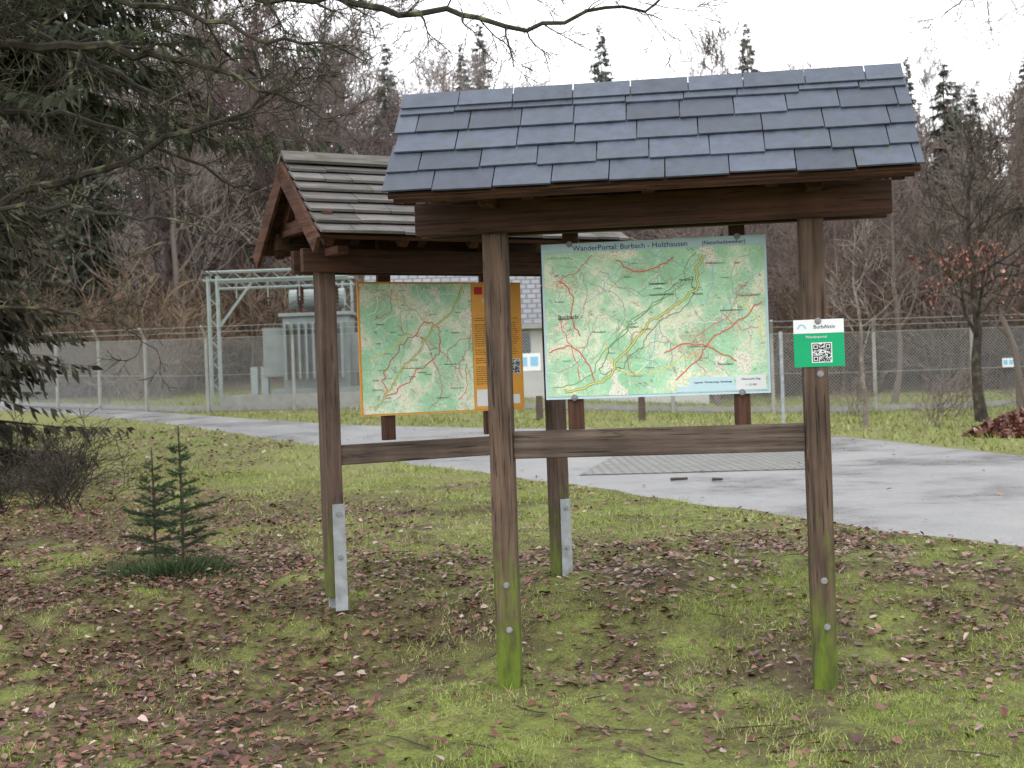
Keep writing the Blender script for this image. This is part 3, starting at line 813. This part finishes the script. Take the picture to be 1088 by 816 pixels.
def place_tree(name, gt, gf, loc, rz=0, mt=None, mf=None):
    e = empty(name, loc, rz); gt.obj("trunk_and_limbs", mt or M_sprbark, e)
    if gf is not None: gf.obj("foliage", mf or M_needle, e)
    return e
gt = Geo(); gf = Geo(); spruce(gt, gf, 13, .7, 2.5, random.Random(3), .34, 10, 22, .38, (.036, .035, .021), .3, .2, .9, (.08, .17))
place_tree("spruce_tree", gt, gf, (-8.0, 17.5, hf(-8.0, 17.5)))
gt = Geo(); gf = Geo(); spruce(gt, gf, 17, 6.9, 5.8, random.Random(5), .42, 11, 30, .5, (.030, .039, .019), .28, .24, 1.4, (.07, .16), (-1.5, 1.2))
place_tree("spruce_tree", gt, gf, (-9.3, 22.5, hf(-9.3, 22.5)))
gt = Geo(); gf = Geo(); spruce(gt, gf, 16, 1.2, 3.0, random.Random(6), .42, 9, 13, .45, (.04, .044, .027), .3, .2, .8, (.09, .18))
place_tree("spruce_tree", gt, gf, (-12.0, 27, hf(-12.0, 27)))
gt = Geo(); gf = Geo(); spruce(gt, gf, 13.5, 2, 2.9, random.Random(8), .45, 9, 12, .5, (.06, .07, .05), .3, .16, .6, (.1, .2))
place_tree("spruce_tree", gt, gf, (19.5, 58, hf(19.5, 58)))

for i in range(12):
    y = rn.uniform(13.5, 19); x = -y * rn.uniform(.34, .42)
    y = min(y, float(yedge(x)) - 1.6)
    o = bpy.data.objects.new("bramble_shrub", shr[i % 4].mesh("bramble_mesh", M_bark)); S.collection.objects.link(o)
    o.location = (x, y, hf(x, y)); s_ = rn.uniform(.35, .6); o.scale = (s_, s_, s_ * .7); o.rotation_euler = (0, 0, i)

g = Geo(); rn2 = random.Random(17)
T0 = Vector((-5.6, 9.6, hf(-5.6, 9.6) - .2))
tp = [T0, T0 + Vector((.05, 0, 1.6)), T0 + Vector((-.02, .05, 3.2)), T0 + Vector((.08, 0, 5.0)), T0 + Vector((.2, 0, 7.5)), T0 + Vector((.1, .1, 10))]
g.tube(tp, [.30, .22, .2, .16, .1, .04], 10)
def limb(P, r0, r1, every=.16, tl=(.35, .8), dep=2, bias=0.0):
    P = [Vector(p) for p in P]; pts = []
    for i in range(len(P) - 1):
        for k in range(6):
            t = k / 6; q = P[i].lerp(P[i + 1], t) + rvec(rn2) * .018 + Vector((0, 0, .05 * math.sin(t * 3.14)));  pts.append(q)
    pts.append(P[-1]); m = len(pts)
    rad = [r0 + (r1 - r0) * i / (m - 1) for i in range(m)]
    g.tube(pts, rad, 6)
    acc = 0
    for i in range(1, m):
        seg = pts[i] - pts[i - 1]; acc += seg.length
        while acc > every:
            acc -= every * rn2.uniform(.7, 1.4)
            d = seg.normalized(); pr = d.cross(rvec(rn2)); pr.normalize(); pr.y *= .6
            nd = (d * .75 + pr * .9 + Vector((0, 0, bias))).normalized()
            f = 1 - .5 * i / m
            grow(g, pts[i].copy(), nd, rn2.uniform(*tl) * f, max(rad[i] * .45, .004), dep, rn2, .02, 4, (3, 5), .35, None, (.45, .8), .0024)
limb([tp[3], (-4.4, 9.5, 4.35), (-3.6, 9.4, 4.08), (-2.6, 9.3, 3.98), (-1.9, 9.25, 3.75), (-1.26, 9.2, 3.45)], .065, .006, .11)
limb([tp[2], (-4.4, 9.6, 3.0), (-3.66, 9.6, 2.99), (-2.97, 9.6, 3.2), (-1.93, 9.6, 3.54), (-1.38, 9.6, 3.9)], .055, .006, .11)
limb([tp[2] - Vector((0, 0, .5)), (-4.3, 9.2, 2.8), (-3.66, 9.1, 2.88), (-2.65, 9.0, 2.78), (-1.9, 9.0, 2.62)], .032, .004, .13, (.25, .6))
limb([tp[4], (-4, 9.2, 5.6), (-2.6, 9.1, 4.55), (-1.6, 9.0, 4.22), (-.65, 9.0, 4.12), (.18, 9, 3.96), (1.0, 9, 4.08), (1.4, 9, 4.25)], .045, .004, .15, (.25, .6))
limb([tp[3], (-4.6, 9, 4.6), (-3.4, 8.8, 4.3), (-2.4, 8.7, 4.15), (-1.5, 8.6, 3.85), (-.9, 8.6, 3.7)], .045, .005, .12, (.3, .7))
limb([tp[2], (-4.5, 9.9, 3.6), (-3.5, 10, 3.75), (-2.7, 10.1, 3.45), (-2.1, 10.2, 3.15), (-1.6, 10.2, 3.0)], .035, .004, .12, (.3, .7), 2, -.1)
limb([tp[1] + Vector((0, 0, .9)), (-4.5, 9.9, 2.3), (-3.9, 10, 2.25), (-3.2, 10, 2.15), (-2.7, 10, 1.9)], .025, .003, .13, (.25, .5))
limb([tp[4], (-4, 9.8, 6.2), (-2.5, 9.8, 5.4), (-1.0, 9.9, 4.75), (0, 9.9, 4.5), (.9, 9.9, 4.45)], .04, .004, .18, (.25, .6), 2, -.2)
limb([tp[4], (-4.6, 9.4, 5.6), (-3.4, 9.3, 4.9), (-2.2, 9.2, 4.6), (-1.2, 9.2, 4.4)], .05, .005, .11, (.35, .8), 2, -.25)
limb([tp[3] + Vector((0, 0, .4)), (-4.5, 10.4, 5.0), (-3.6, 10.5, 4.4), (-2.8, 10.5, 3.95), (-2.2, 10.5, 3.7), (-1.7, 10.5, 3.3)], .04, .005, .12, (.3, .8), 2, -.1)
g.obj("oak_tree", M_lichen)

g = Geo(); T0 = Vector((8.2, 13.5, hf(8.2, 13.5) + .0)); rn2 = random.Random(31)
tp = [T0 - Vector((0, 0, .2)), T0 + Vector((0, 0, 2.5)), T0 + Vector((.1, 0, 5)), T0 + Vector((0, .1, 8))]
g.tube(tp, [.22, .17, .12, .05], 9)
limb([tp[2], (7.0, 13.5, 5.5), (6.0, 13.5, 5.55), (5.0, 13.4, 5.35), (4.5, 13.4, 5.1)], .04, .004, .14, (.5, 1.0))
limb([tp[2] - Vector((0, 0, .4)), (7.2, 13.2, 4.9), (6.2, 13.2, 5.0), (5.4, 13, 5.0)], .03, .004, .16, (.35, .7))
limb([tp[3] - Vector((0, 0, 2)), (6.8, 13.2, 6.2), (5.6, 13.2, 6.0), (4.6, 13, 5.6)], .03, .004, .14, (.5, 1.0))
g.obj("cherry_tree", M_lichen)

g = Geo(); tips = []; rn3 = random.Random(12)
trunk_tree(g, 5.6, .12, rn3, 18, 3, .30, tips, .12, .006, .29)
e = empty("beech_tree", (9.5, 26.5, hf(9.5, 26.5)))
g.obj("trunk_and_limbs", M_bark, e)
T = np.array([tuple(t) for t in tips if t.z < 3.5]); rs2 = np.random.RandomState(3)
T = T[rs2.rand(len(T)) < .5 * (.3 + 1.2 * vnoise(T[:, 0], T[:, 2], 1.5, 9))]
T = np.repeat(T, 3, 0) + rs2.normal(0, .05, (len(T) * 3, 3))
lv, lc = leaves(T[:, 0], T[:, 1], T[:, 2], .065, rs2, 2.0)
np_mesh("dry_leaves", lv, None, 4, M_leaf, lc * np.array([1.3, 1.0, .9]), e)
g = Geo(); trunk_tree(g, 4.2, .055, random.Random(14), 12, 2, .3, None, .15, .006, .3)
e = empty("birch_tree", (6.9, 25.8, hf(6.9, 25.8))); g.obj("trunk_and_limbs", bark("pale_bark", (.12, .10, .085), (.2, .17, .15), (.3, .27, .24)), e)
for (x, y, hh, sd) in ((8.6, 36, 6.5, 15), (12.2, 31.5, 6.6, 19), (11, 38, 8, 23), (15, 38, 8, 24), (6, 38, 7.5, 25)):
    g = Geo(); trunk_tree(g, hh, .09, random.Random(sd), 16, 3, .25, None, .15, .008, .3)
    e = empty("alder_tree", (x, y, hf(x, y))); g.obj("trunk_and_limbs", M_fartwig, e)
for (x, y, s) in ((8.0, 25, .42), (7.9, 30.5, .5), (9.8, 29, .6), (11, 28, .6)):
    o = bpy.data.objects.new("bare_shrub", shr[1].mesh("bare_shrub_mesh", M_fartwig)); S.collection.objects.link(o); o.location = (x, y, hf(x, y)); o.scale = (s, s, s)
n = 5000; rs3 = np.random.RandomState(8); a = rs3.uniform(0, 6.283, n); r = np.sqrt(rs3.rand(n))
x = 9.3 + np.cos(a) * r * 1.7; y = 22.0 + np.sin(a) * r * 1.0; z = h(x, y) + .42 * (1 - r ** 2) * (.7 + .6 * vnoise(x, y, 2, 5)) + rs3.uniform(-.03, .03, n)
lv, lc = leaves(x, y, z, .12, rs3, 1.2); np_mesh("leaf_heap", lv, None, 4, M_leaf, lc)

def sapling(name, H, loc, seed, nw, col, z0=.2, Lk=.30):
    rn = random.Random(seed); gt = Geo(); gf = Geo()
    gt.tube([Vector((0, 0, -.05)), Vector((.012, 0, H * .5)), Vector((0, .01, H))], [.013, .009, .004], 6)
    def twig(a, b, nl, dens):
        L = (b - a).length; d = (b - a).normalized(); n = int(L * dens)
        gt.tube([a, b], [.0025, .0012], 3)
        for k in range(n):
            q = a.lerp(b, k / max(1, n)); pr = d.cross(rvec(rn)); pr.normalize()
            nd = (d * .7 + pr).normalized() * nl * rn.uniform(.8, 1.2); w = d.cross(pr) * .0021
            c = rn.uniform(.6, 1.4); cc = (col[0] * c, col[1] * c, col[2] * c)
            gf.quad(q - w, q + w, q + nd + w * .3, q + nd - w * .3, cc)
    for w in range(nw):
        f = w / nw; z = H * (z0 + (.94 - z0) * f); L = H * Lk * min(1, 1.35 * (1 - f) + .1) * rn.uniform(.8, 1.1) * (.8 if f < .15 else 1)
        for k in range(rn.choice((4, 5, 6))):
            a = k * 6.283 / 5 + w * 1.3 + rn.uniform(-.4, .4); l = L * rn.uniform(.6, 1.15)
            o = Vector((math.cos(a), math.sin(a), .15 + .5 * f)).normalized(); sd = Vector((-o.y, o.x, 0)).normalized()
            p0 = Vector((0, 0, z + rn.uniform(-.02, .02))); p1 = p0 + o * l + Vector((0, 0, -.04 * l)); twig(p0 + o * .02, p1, .020, 620)
            m = max(2, int(l / .06))
            for j in range(1, m):
                q = p0.lerp(p1, j / m)
                for s in (-1, 1):
                    if rn.random() < .15: continue
                    tl = l * .36 * (1.1 - j / m) + .03
                    twig(q, q + (o * .8 + sd * s * .7 + Vector((0, 0, rn.uniform(-.25, .15)))).normalized() * tl, .018, 620)
    twig(Vector((0, 0, H * .35)), Vector((0, .01, H * 1.03)), .018, 500)
    e = empty(name, loc); gt.obj("stem", M_sprbark, e); gf.obj("needles", M_needle, e)
sapling("spruce_sapling", 1.0, (-2.38, 9.3, hf(-2.38, 9.3)), 2, 9, (.045, .075, .032), .15, .33)
sapling("spruce_sapling", .84, (-2.70, 9.75, hf(-2.70, 9.75)), 7, 8, (.042, .062, .032), .10, .38)
g = Geo(); rq = random.Random(5)
for i in range(3200):
    a = rq.uniform(0, 6.28); r = abs(rq.gauss(0, .2)); x = -2.45 + math.cos(a) * r * 1.3; y = 9.25 + math.sin(a) * r
    q = Vector((x, y, hf(x, y))); d = (Vector((math.cos(a), math.sin(a), .8)) + rvec(rq) * .5).normalized() * rq.uniform(.03, .13) ; w = d.cross(rvec(rq)).normalized() * .004
    c = rq.uniform(.6, 1.3); g.quad(q - w, q + w, q + d + w * .4, q + d - w * .4, (.055 * c, .085 * c, .035 * c))
g.obj("fern_clump", M_needle)

# ------------------------------------------------------------------ substation
M_steel = simple("painted_grey_green_steel", (.28, .33, .32), .5, .15, 3, .4)
M_steel2 = simple("transformer_paint", (.20, .23, .225), .5, .2, 3, .4)
M_conc = simple("concrete", (.3, .3, .28), .85, .2, 4)
M_porc = simple("brown_porcelain", (.12, .06, .04), .3, .2)
def at(x, y): return (x, y, hf(x, y))
e = empty("steel_gantry", at(-7.2, 37.5))
g = Geo()
def lattice(p0, p1, w):
    p0 = Vector(p0); p1 = Vector(p1); d = (p1 - p0).normalized(); a = d.cross(Vector((0, 1, .01))).normalized(); b = d.cross(a)
    for i in (-1, 1):
        for j in (-1, 1):
            g.tube([p0 + a * w * i + b * w * j, p1 + a * w * i + b * w * j], [.035, .035], 4, True)
    n = int((p1 - p0).length / (w * 2.2))
    for k in range(n):
        q0 = p0.lerp(p1, k / n); q1 = p0.lerp(p1, (k + 1) / n); s = 1 if k % 2 else -1
        g.tube([q0 + a * w * s - b * w, q1 - a * w * s - b * w], [.018, .018], 3)
        g.tube([q0 + b * w * s - a * w, q1 - b * w * s - a * w], [.018, .018], 3)
lattice((-1.25, 0, -.2), (-1.25, 0, 3.75), .13); lattice((-1.5, 0, 3.75), (2.6, 0, 3.75), .12); lattice((2.4, 1.5, -.2), (2.4, 1.5, 3.6), .13)
lattice((-1.5, 1.5, 3.6), (2.6, 1.5, 3.6), .1)
g.tube([Vector((-1.1, 0, 2.3)), Vector((-.1, 0, 3.6))], [.05, .05], 4, True)
for x in (-.6, .3, 1.2, 2.0): g.tube([Vector((x, .1, 3.6)), Vector((x, .1, 3.0))], [.02, .02], 4)
g.obj("lattice_frame", M_steel, e)
g = Geo()
for x in (-.6, .3, 1.2, 2.0):
    for k in range(6): g.tube([Vector((x, .1, 3.1 - k * .1)), Vector((x, .1, 3.06 - k * .1))], [.09, .05], 10, True)
    g.tube([Vector((x, .1, 2.5)), Vector((x + .5, .4, 2.4)), Vector((x + 1.6, .6, 3.0))], [.012] * 3, 3)
g.obj("insulators", M_porc, e)
e = empty("power_transformer", at(-5.5, 38.2))
g = Geo(); g.bx(-1.0, .9, -.7, .7, .45, 2.5); g.bx(-1.1, 1.0, -.8, .8, 2.5, 2.6); g.bx(-1.3, 1.2, -.9, .9, .3, .45)
for k in range(9): g.bx(-.9 + k * .2, -.84 + k * .2, -1.15, -.702, .7, 2.3)
for k in range(7): g.bx(-1.6, -1.002, -.6 + k * .19, -.54 + k * .19, .8, 2.2)
g.bx(.902, 1.25, -.4, .3, .9, 2.0)
g.obj("tank_and_radiators", M_steel2, e, .01)
g = Geo(); g.tube([Vector((-.9, .2, 3.05)), Vector((.7, .2, 3.05))], [.28, .28], 16, True)
for x in (-.6, .4): g.bx(x - .04, x + .04, .15, .25, 2.6, 2.85)
g.obj("conservator", M_steel, e)
g = Geo()
for x in (-.5, 0, .5):
    g.tube([Vector((x, -.4, 2.6)), Vector((x, -.45, 3.4))], [.06, .03], 8, True)
    for k in range(7): g.tube([Vector((x, -.4 - k * .006, 2.7 + k * .1)), Vector((x, -.4, 2.73 + k * .1))], [.11, .07], 10, True)
g.obj("bushings", M_porc, e)
g = Geo(); g.bx(-2.6, 2.0, -1.6, 1.4, -.6, .3)
g.obj("concrete_plinth", M_conc, e)
g = Geo()
for x, z in ((-1.9, .3), (-1.6, .3)): g.bx(x - .1, x + .1, -.5, -.2, z, z + .8)
g.bx(1.35, 1.95, -.9, -.3, .302, 1.9)
g.obj("control_cabinets", M_steel, e, .01)

e = empty("substation_building", at(1.0, 43))
z0 = hf(1, 43)
M_wall = simple("pale_render", (.52, .52, .5), .85, .1, 2)
M_tile, nt, b = newmat("grey_roof_tiles", .5, .4)
br = node(nt, "ShaderNodeTexBrick"); br.inputs["Scale"].default_value = 1.0; br.inputs["Mortar Size"].default_value = .03; br.inputs["Brick Width"].default_value = .30; br.inputs["Row Height"].default_value = .22
br.inputs["Color1"].default_value = (.22, .23, .25, 1); br.inputs["Color2"].default_value = (.17, .18, .20, 1); br.inputs["Mortar"].default_value = (.09, .09, .1, 1)
mp = coord(nt, "Object"); nt.links.new(mp, br.inputs["Vector"]); nt.links.new(br.outputs[0], b.inputs["Base Color"])
zc = 1.6 - z0
ev = 1.75 + zc; rg = 4.0 + zc
g = Geo(); g.bx(-5.2, 5.0, -3, 3, -.8, ev + .05)
n_ = len(g.v)
for x in (-5.2, 5.0): g.v += [(x, -3, ev), (x, 3, ev), (x, 0, rg - .12)]
g.f += [(n_, n_ + 2, n_ + 1), (n_ + 3, n_ + 4, n_ + 5)]
g.obj("walls", M_wall, e)
g = Geo(); sl_ = math.atan2(rg - ev, 3.0)
for s in (-1, 1):
    g.box(Vector((-.1, s * 1.65, (ev + rg) / 2 - .12)), (1, 0, 0), (0, s * math.cos(sl_), -math.sin(sl_)), (0, s * math.sin(sl_), math.cos(sl_)), 11.0, 3.3 / math.cos(sl_), .1)
o = g.obj("roof", M_tile, e)
g = Geo()
g.bx(-4.4, -3.3, -3.04, -3.003, .0, 2.1); g.bx(-1.6, -.4, -3.04, -3.003, 1.0, 2.0); g.bx(1.6, 2.8, -3.04, -3.003, 1.0, 2.0)
g.obj("door_and_windows", simple("dark_glazing", (.05, .06, .07), .2, .1, 3, .5), e)
g = Geo(); g.bx(-5.5, 5.3, -3.42, -3.36, ev - .32, ev - .18); g.obj("gutter", M_conc, e)

# ------------------------------------------------------------------ fence
FP = [(-30, 52), (-17, 43), (-9, 35.6), (-3, 34.2), (4, 33.2), (9, 32.6), (15, 33), (30, 36)]
e = empty("chain_link_fence")
gp = Geo(); gw = Geo(); FH = 2.0
def fpt(t): return float(np.interp(t, fd, fx_)), float(np.interp(t, fd, fy_))
fx_ = [p[0] for p in FP]; fy_ = [p[1] for p in FP]
fd = np.r_[0, np.cumsum(np.hypot(np.diff(fx_), np.diff(fy_)))]
HS = np.linspace(0, fd[-1], 400); HZ = h(np.interp(HS, fd, fx_), np.interp(HS, fd, fy_))
t = 0
while t < fd[-1]:
    x, y = fpt(t); z = hf(x, y)
    gp.tube([Vector((x, y, z - .2)), Vector((x, y, z + FH + .02)), Vector((x - .05, y - .3, z + FH + .32))], [.05, .045, .035], 6, True)
    t += 2.5
t = 0; sp_ = .085
while t < fd[-1] - 2.1:
    for s in (0, 1):
        ta, tb = (t, t + FH) if s == 0 else (t + FH, t)
        prev = None
        for k in range(4):
            tt = ta + (tb - ta) * k / 3; x, y = fpt(tt); q = Vector((x, y + s * .006, float(np.interp(tt, HS, HZ)) + FH * k / 3))
            if prev is not None:
                dx = Vector((.0045, 0, 0)); gw.quad(prev - dx, prev + dx, q + dx, q - dx)
            prev = q
    t += sp_
for zz, off in ((FH, 0), (FH * .5, 0), (.05, 0), (FH + .16, -.14), (FH + .3, -.28)):
    pts = []; t = 0
    while t < fd[-1]:
        x, y = fpt(t); pts.append(Vector((x, y + off, hf(x, y) + zz))); t += 1.25
    gw.tube(pts, [.009] * len(pts), 3)
gp.obj("posts", M_conc, e); gw.obj("wire_mesh", simple("galvanised_wire", (.36, .37, .37), .5, .1), e)
g = Geo(); t = 0
while t < fd[-1] - 2.5:
    xa, ya = fpt(t); xb, yb_ = fpt(t + 2.5); za = hf(xa, ya); zb = hf(xb, yb_)
    g.quad((xa, ya + .05, za - .2), (xb, yb_ + .05, zb - .2), (xb, yb_ + .05, zb + .16), (xa, ya + .05, za + .16)); t += 2.5
g.obj("base_boards", M_conc, e)
for (x, k_) in ((.45, 1.0), (12.4, .5)):
    yq_ = float(np.interp(x, fx_, fy_)) - .1
    s = empty("warning_sign", (x, yq_, hf(x, yq_)))
    plate(s, -.3 * k_, .3 * k_, 0, 1.0, 1.0 + .45 * k_, M_white, "sign_plate", .01)
    for q in (-.14, .14): plate(s, (q - .1) * k_, (q + .1) * k_, -.004, 1.0 + .12 * k_, 1.0 + .36 * k_, M_blue, "sign_symbol", .002)
g = Geo(); g.tube([Vector((0, 0, -.1)), Vector((0, 0, 1.9))], [.035, .035], 8, True)
o = g.obj("steel_pole", M_galv); o.location = at(5.15, 25.0)
g = Geo()
for x in (.6, 2.9): g.tube([Vector((x, 29.5, hf(x, 29.5) - .1)), Vector((x, 29.5, hf(x, 29.5) + .55))], [.09, .08], 8, True)
g.obj("wooden_bollards", M_cross)

# ------------------------------------------------------------------ world, sun, camera
w = bpy.data.worlds.new("World"); S.world = w; w.use_nodes = True; nt = w.node_tree
bg = nt.nodes["Background"]
sky = node(nt, "ShaderNodeTexSky"); sky.sky_type = 'NISHITA'; sky.sun_disc = False; sky.sun_elevation = R(40); sky.sun_rotation = R(200)
sky.air_density = 1; sky.dust_density = 4
hs = node(nt, "ShaderNodeHueSaturation"); hs.inputs["Saturation"].default_value = .25; nt.links.new(sky.outputs[0], hs.inputs["Color"])
cl = noise(nt, coord(nt, "Generated", (1, 1, 2)), 2.2, 4)
cloud = ramp(nt, cl, [(.3, (.88, .90, .94)), (.7, (1, 1, 1))])
sc = node(nt, "ShaderNodeVectorMath", operation='SCALE'); sc.inputs["Scale"].default_value = 14.5; nt.links.new(cloud, sc.inputs[0])
mx = mix(nt, .9, hs.outputs[0], sc.outputs[0])
nt.links.new(mx, bg.inputs["Color"]); bg.inputs["Strength"].default_value = .15
sun = bpy.data.lights.new("sun", 'SUN'); sun.energy = .8; sun.angle = R(30); sun.color = (1, .98, .95)
so = bpy.data.objects.new("sun", sun); S.collection.objects.link(so)
az = R(200); el = R(40)
d = Vector((math.sin(az) * math.cos(el), math.cos(az) * math.cos(el), math.sin(el)))
so.rotation_euler = d.to_track_quat('Z', 'Y').to_euler()

cam = bpy.data.cameras.new("camera"); co = bpy.data.objects.new("camera", cam); S.collection.objects.link(co)
cam.lens = 46.1; cam.sensor_width = 36; cam.clip_start = .1; cam.clip_end = 3000
co.matrix_world = Matrix.Translation((0, 0, 1.6)) @ Matrix.Rotation(R(90 - .33), 4, 'X') @ Matrix.Rotation(R(-2.0), 4, 'Z')
cam.dof.use_dof = True; cam.dof.focus_distance = 7.2; cam.dof.aperture_fstop = 4.5
S.camera = co
S.view_settings.view_transform = 'Standard'; S.view_settings.look = 'None'; S.view_settings.exposure = 0; S.view_settings.gamma = 1
print("forest trees", cnt)
